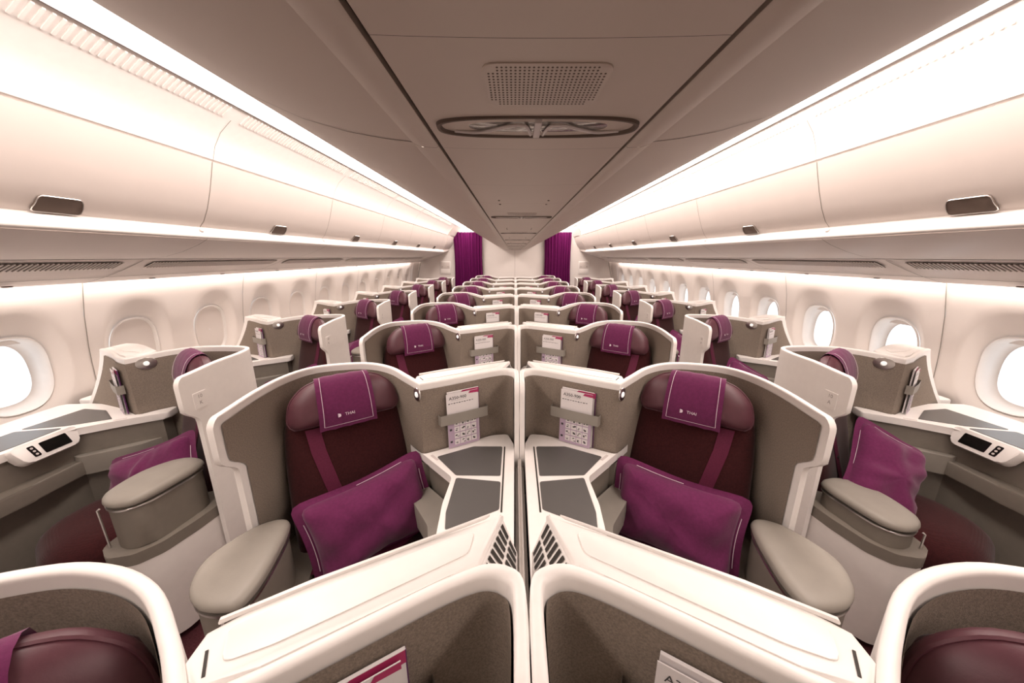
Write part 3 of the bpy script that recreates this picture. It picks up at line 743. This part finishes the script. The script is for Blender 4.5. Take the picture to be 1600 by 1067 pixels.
def build_seat(kind, s):
    root = empty('seat')
    out = [(-.245, 0), (.245, 0), (.252, .2), (.246, .45), (.232, .62), (.195, .70), (.12, .745), (0, .757), (-.12, .745), (-.195, .70), (-.232, .62), (-.246, .45), (-.252, .2)]
    out = resample(round_poly(out, .05), 56)
    mk('backrest', xf(inflate(out, .055, .05, 7, (0, .36)), onback), MAROON, root, s, 60)
    cu = resample(round_poly([(-.255, .04), (.255, .04), (.262, .35), (.25, .56), (.15, .69), (-.15, .69), (-.25, .56), (-.262, .35)], .10), 56)
    mk('cushion', xf(inflate(cu, .115, .16, 5, (0, .34)), lambda x, y, z: S(x, y, .392+z)), MAROON, root, s, 75)
    mk('seat_base', xf(prism(round_poly([(-.2, .08), (.2, .08), (.2, .52), (-.2, .52)], .04), .01, .27), S), GREYT, root, s)
    # headrest: flat below, domed above
    ho = resample(round_poly([(-.205, -.085), (.205, -.085), (.222, -.05), (.205, .03), (.15, .085), (.07, .108), (-.07, .108), (-.15, .085), (-.205, .03), (-.222, -.05)], .03), 56)
    HY = .695
    def onhead(x, y, n): return onback(x, HY+y, n+.055-.02*y)
    hd = mk('headrest', xf(inflate(ho, .062, .05, 3.2), onhead), LEATHER, root, s, 60)
    mk('piping', xf(tube([(x*.985, y*.985, .012) for x, y in ho]+[(ho[0][0]*.985, ho[0][1]*.985, .012)], .004, 5), onhead), LEATHER, hd, s)
    # cover draped over the headrest
    pth = [(.03, -.035), (.085, -.03), (.108, -.012), (.114, .006), (.108, .028), (.09, .047), (.06, .060), (.02, .068), (-.03, .068), (-.065, .061), (-.09, .05), (-.108, .043)]
    rows = []
    for k, (y, n) in enumerate(pth):
        hwid = .100+.012*k/(len(pth)-1)
        row = []
        for j in range(13):
            x = -hwid+2*hwid*j/12
            dome = (x/.222)**2
            yy = y-(.018*dome if y > .03 else 0)
            nn = n-.016*dome*(1 if y < .1 else .4)
            row.append((x, yy+.0015*sin(j*2.1+k), nn+.0012*sin(j*1.7+k*1.3)))
        rows.append(row)
    mk('headrest_cover', xf(solid(sheet(rows), .003), onhead), PURPLE, hd, s, 70)
    def cv(x, t):   # point on the front of the cover
        k = 3+t*(len(pth)-4); i = min(int(k), len(pth)-2); f = k-i
        y = pth[i][0]*(1-f)+pth[i+1][0]*f; n = pth[i][1]*(1-f)+pth[i+1][1]*f
        dome = (x/.222)**2
        return (x, y-(.018*dome if y > .03 else 0), n-.016*dome+.0058)
    st = [tube([cv(q*(.084+.010*t/10), .02+.86*t/10) for t in range(11)], .0011, 4) for q in (-1, 1)]
    st.append(tube([cv(-.094+.188*t/10, .885) for t in range(11)], .0006, 4))
    mk('stitching', xf(join(*st), onhead), THREAD, hd, s)['kind'] = 'stuff'
    tv, tf_ = text('THAI', .017)
    sgn = 1 if s > 0 else -1
    LV = ([(x*sgn, y, 0) for x, y, z in tv], tf_)
    em = []
    for q in range(3):
        a = [(-.040*1+.007*cos(t)*cos(.5*(q-1))-.0028*sin(t)*sin(.5*(q-1)), .0045*(1-q)+.007*cos(t)*sin(.5*(q-1))*.6+.0022*sin(t), 0) for t in [2*pi*i/10 for i in range(10)]]
        em.append(([(x*sgn, y, z) for x, y, z in a], [tuple(range(10))]))
    LV = join(LV, *em)
    def onc(x, y, z):
        # text plane rides on the lower part of the cover
        t = .70; p = cv(x+.004*sgn, t); return onhead(p[0], p[1]+y, p[2]+.002-.0*y)
    mk('lettering', xf(LV, onc), THREAD, hd, s, 0, recalc=False)
    # shoulder strap across the back
    def bk(x, y): # height of the back's front face
        return .0565
    pts = [(-.135, .60), (-.125, .50), (-.095, .35), (-.06, .20), (-.03, .10)]
    rows = [[(x+d, y, bk(x, y)+.003*(1 if abs(d) < .02 else .6)) for d in (-.027, -.012, .012, .027)] for x, y in pts]
    mk('shoulder_strap', xf(solid(sheet(rows), .002), onback), STRAP, root, s, 60)
    mk('strap_stud', xf(inflate(superell(.007, .007, 12, 2, (-.07, .24)), .004, .001, c=(-.07, .24)), lambda x, y, z: onback(x, y, z+.060)), DARK, root, s)
    # lap belt and buckle on the cushion
    rows = [[S(x, f+d, .512+.004*sin((x+.25)*8)) for d in (-.024, .024)] for x, f in [(-.24, .24), (-.12, .30), (0, .34), (.12, .31), (.24, .26)]]
    mk('lap_belt', solid(sheet(rows), .003), STRAP, root, s, 60)
    mk('buckle', xf(box(-.20, -.145, .225, .275, .513, .530, .004), S), CHROME, root, s)
    rows = [[S(-.262-.012*t, .40+d+.05*t, .47-.16*t) for d in (-.028, .028)] for t in [q/5 for q in range(6)]]
    mk('belt_tail', solid(sheet(rows), .003), STRAP, root, s, 60)
    mk('belt_bracket', xf(prism(round_poly([(-.285, .40), (-.235, .40), (-.235, .47), (-.285, .47)], .01), .20, .31, .008, 2), S), WHITE, root, s)
    return root
def build_pillow(s, seed):
    rnd = random.Random(seed)
    w, h = .265, .185
    ou = []
    for i in range(72):
        t = 2*pi*i/72; ct, st = cos(t), sin(t)
        r = (abs(ct)**9+abs(st)**9)**(-1/9); x, y = r*ct, r*st
        x2 = x*(1-.075*(1-y*y)); y2 = y*(1-.11*(1-x*x))
        ou.append((x2*w, y2*h))
    V, F = inflate([(x*.88, y*.88) for x, y in ou], .088, .055, 2.4)
    nv = []
    ph = [rnd.uniform(0, 6) for _ in range(6)]
    for x, y, z in V:
        e = min(1, abs(z)/.05)
        z += e*(.008*sin(x*38+y*22+ph[0])+.007*sin(x*17-y*41+ph[1])+.005*sin(x*75+y*12+ph[2])+.006*abs(sin(x*26+y*15+ph[4])))*(1 if z > 0 else .3)
        nv.append((x, y, z))
    fl = []
    for r, dz in ((.86, .016), (.90, .008), (.95, .004), (1.0, .0)):
        fl.append([(x*r, y*r, dz*.5+.006*sin(i*.35+ph[3])*(r-.86)/.14) for i, (x, y) in enumerate(ou)])
    V2, F2 = sheet(fl, True); flange = solid((V2, F2), .004)
    st = []
    for q in (0, 36):
        pts = []
        for i in range(-6, 7):
            x, y = ou[(q+i) % 72]; pts.append((x*.905, y*.905, .012))
        st.append(tube(pts, .0013, 4))
    st.append(tube([(ou[18+i][0]*.905, ou[18+i][1]*.905, .012) for i in range(-7, 2)], .0011, 4))
    tv, tf_ = text('PILLOW', .018)
    return (nv, F), flange, join(*st), (tv, tf_)
PROTO = {}
for key, kind, s in (('CL', 'c', 1), ('CR', 'c', -1), ('WL', 'w', -1), ('WR', 'w', 1)):
    PU = .202 if kind == 'c' else .250
    su, G = build_suite(kind, s); se = build_seat(kind, s)
    PROTO[key] = (su, se, G, kind, s)
CX = .022
ORIG = {'CL': (CX-.982, .985-1.1), 'CR': (CX+.982, .985-1.1), 'WL': (-1.452, 1.36-1.1), 'WR': (1.458, 1.36-1.1)}
COLN = {'CL': 'left centre column', 'CR': 'right centre column', 'WL': 'left window column', 'WR': 'right window column'}
NROW = {'CL': 9, 'CR': 9, 'WL': 8, 'WR': 8}
def rowname(n, tot): return 'nearest row' if n == 0 else ('rearmost row' if n == tot-1 else ordn[n]+' row')
# cards ---------------------------------------------------------------
def card_mesh(k, s):
    """front print of the folded safety card: layered flat print on a thin sheet"""
    w, h = .074, .145
    parts = {}
    return w, h
def build_card(key):
    su, se, G, kind, s = PROTO[key]
    i0 = G[3]+(9.0 if kind == 'c' else 6.2)
    (c, n_) = wallpt(G, i0, 0, 0); fr0 = frame_at(c, n_, s)
    w = .076 if kind == 'c' else .055
    sh = {'c': .0, 'w': -.01}[kind]
    ZB = .8415; H = .262 if kind == 'c' else .25
    def fr(a, b, n):  # card leans on the wall, foot out a little
        t = b/H; return fr0(a*w/.076+sh, ZB+b*cos(.05), n+.028-.006*t)
    flip = 1 if s > 0 else -1     # print reads the right way round in mirrored units
    def q(a0, a1, b0, b1, lift): return ([(a0*flip, b0, lift), (a1*flip, b0, lift), (a1*flip, b1, lift), (a0*flip, b1, lift)], [(0, 1, 2, 3)])
    root = mk('safety_card', xf(box(-.076, .076, 0, H, 0, .0018), fr), PAPER, None, s, 0)
    lil = [q(-.076, .076, 0, .142, .0026)]
    mk('print_field', xf(join(*lil), fr), LILAC, root, s, 0, recalc=False)
    cells = []; inks = []
    rnd = random.Random(7)
    for r in range(4):
        for cc in range(4):
            a0 = -.046+.028*cc; b0 = .012+.031*r
            cells.append(q(a0, a0+.025, b0, b0+.026, .0032))
            for m_ in range(3):
                x = a0+.003+rnd.random()*.013; y = b0+.003+rnd.random()*.014
                inks.append(q(x, x+.004+rnd.random()*.006, y, y+.002+rnd.random()*.006, .0037))
    for b0 in (.025, .085, .12): inks.append(q(-.068, -.057, b0, b0+.01, .0034))
    mk('print_cells', xf(join(*cells), fr), PAPER, root, s, 0, recalc=False)['kind'] = 'stuff'
    inks.append(q(-.055, .02, .228, .2285, .0026))
    for x in range(10): inks.append(q(-.068+.0125*x, -.060+.0125*x, H-.048+.001*(x % 2), H-.0445, .0026))
    mk('print_ink', xf(join(*inks), fr), INK, root, s, 0, recalc=False)['kind'] = 'stuff'
    tv, tf_ = text('A350-900', .021)
    mk('lettering', xf(([(-.022*flip+x*flip, H-.022+y, .0027) for x, y, z in tv], tf_), fr), INK, root, s, 0, recalc=False)
    tri = ([(.030*flip, H-.012, .0026), (.076*flip, H-.014, .0026), (.076*flip, H-.0005, .0026), (.038*flip, H-.0005, .0026)], [(0, 1, 2, 3)])
    mk('print_band', xf(tri, fr), MAGENTA, root, s, 0, recalc=False)
    tri = ([(.012*flip, .142, .0028), (.076*flip, .142, .0028), (.076*flip, .158, .0028), (.028*flip, .158, .0028)], [(0, 1, 2, 3)])
    mk('print_band', xf(tri, fr), VIOLET, root, s, 0, recalc=False)
    # magazine standing behind the card
    def fm(a, b, n):
        t = b/H; return fr0(a*w/.076+sh+.006*flip, ZB+b*cos(.05), n*.6+.012-.003*t)
    mag = mk('magazine', xf(box(-.074, .080, 0, H+.006, 0, .010, .001, 1), fm), PAPER, None, s, 0)
    mk('spine', xf(box(.0795*flip-.0012, .0795*flip+.0012, .001, H+.005, .0005, .0102), fm), VIOLET, mag, s, 0)
    mk('cover_band', xf(([(-.03*flip, H-.02, .0104), (.079*flip, H-.02, .0104), (.079*flip, H+.005, .0104), (.0, H+.005, .0104)], [(0, 1, 2, 3)]), fm), MAGENTA, mag, s, 0)
    return root, mag
CARDP = {k: build_card(k) for k in PROTO}
# pillows -------------------------------------------------------------
PIL = {}
def build_pillow_obj(key, roll, f, z, b, tilt, yaw, seed):
    global PU
    PU = .202 if PROTO[key][3] == 'c' else .250
    s = PROTO[key][4]
    body, fl, st, (tv, tf_) = build_pillow(s, seed)
    cr, sr = cos(roll), sin(roll); ct, st_ = cos(tilt), sin(tilt); cy, sy = cos(yaw), sin(yaw)
    def put(x, y, n):
        x, y = x*cr-y*sr, x*sr+y*cr
        ff, zz = n*ct-y*st_, y*ct+n*st_
        x, ff = x*cy-ff*sy, x*sy+ff*cy
        return S(b+x, f+ff, z+zz)
    o = mk('pillow', xf(body, put), PURPLE, None, s, 70)
    mk('flange', xf(fl, put), PURPLE, o, s, 70)
    mk('stitching', xf(st, put), THREAD, o, s)['kind'] = 'stuff'
    if key == 'CR':
        sg = 1 if s > 0 else -1
        mk('lettering', xf(([(.165*1+x*sg, .105+y, .032+.045*max(0, .10-abs(y))) for x, y, z in tv], tf_), put), THREAD, o, s, 0, recalc=False)
    return o
PIL['CL'] = build_pillow_obj('CL', .16, .26, .655, .022, radians(16), .05, 1)
PIL['CR'] = build_pillow_obj('CR', .02, .26, .66, .003, radians(14), 0, 2)
PIL['WL'] = build_pillow_obj('WL', -.4, .29, .62, -.09, radians(24), .45, 3)
PIL['WR'] = build_pillow_obj('WR', .95, .31, .635, -.075, radians(34), .55, 4)
CARDROWS = {'CL': range(0, 7), 'CR': range(0, 7), 'WL': range(1, 6), 'WR': range(1, 6)}
PILROWS = {'CL': (1,), 'CR': (1,), 'WL': (1, 2, 3, 4, 5), 'WR': (1, 2, 3, 4, 5)}
for key in ('CL', 'CR', 'WL', 'WR'):
    su, se, G, kind, s = PROTO[key]; ox, oy = ORIG[key]
    ca, mg = CARDP[key]; pi_ = PIL[key]
    tot = NROW[key]
    firsts = {'su': True, 'se': True, 'ca': True, 'mg': True, 'pi': True}
    def put(o, flag, loc):
        if firsts[flag]: firsts[flag] = False; o.location = loc; return o
        return copy_tree(o, None, loc)
    pend = []
    for n in range(tot):
        loc = (ox, oy+1.1*n, 0); rn = rowname(n, tot); cn = COLN[key]
        for o, fl, lab, cat, grp, ok in (
            (su, 'su', 'white seat suite with taupe lined shell and console, %s, %s', 'seat suite', 'white seat suites', True),
            (se, 'se', 'maroon seat with purple headrest cover, %s, %s', 'seat', 'maroon reclining seats', True),
            (ca, 'ca', 'printed safety card behind the strap, %s, %s', 'card', 'safety cards', n in CARDROWS[key]),
            (mg, 'mg', 'magazine standing behind the safety card, %s, %s', 'magazine', 'magazines behind the cards', n in CARDROWS[key]),
            (pi_, 'pi', 'purple pillow leaning on the seat, %s, %s', 'pillow', 'purple pillows', n in PILROWS[key])):
            if not ok: continue
            pend.append((o, fl, loc, lab % (cn, rn), cat, grp))
    for o, fl, loc, lab, cat, grp in pend:
        tag(put(o, fl, loc), lab, cat, grp)
for o in list(bpy.data.objects):
    if o.get('label', '').startswith('white seat suite') and 'right window column, second row' in o['label']:
        for c in o.children:
            if c.name.startswith('armrest') and c.type == 'EMPTY': c.location.z = -.115
o = mk('centre_divider', join(box(-.020, .020, -.3, 9.3, .03, .76, .004), box(-.008, .008, -.3, 9.3, .76, .80, .003)), WHITE); o.location = (CX, 0, 0)
tag(o, 'long low pale divider running between the two centre columns', 'divider')
# red tab low on the left sidewall
o = mk('red_tab', box(-.012, .012, -.05, .05, -.015, .015, .003), RED); o.location = (-2.36, 1.02, .52)
tag(o, 'small red tab low by the left window seat foot', 'tab')
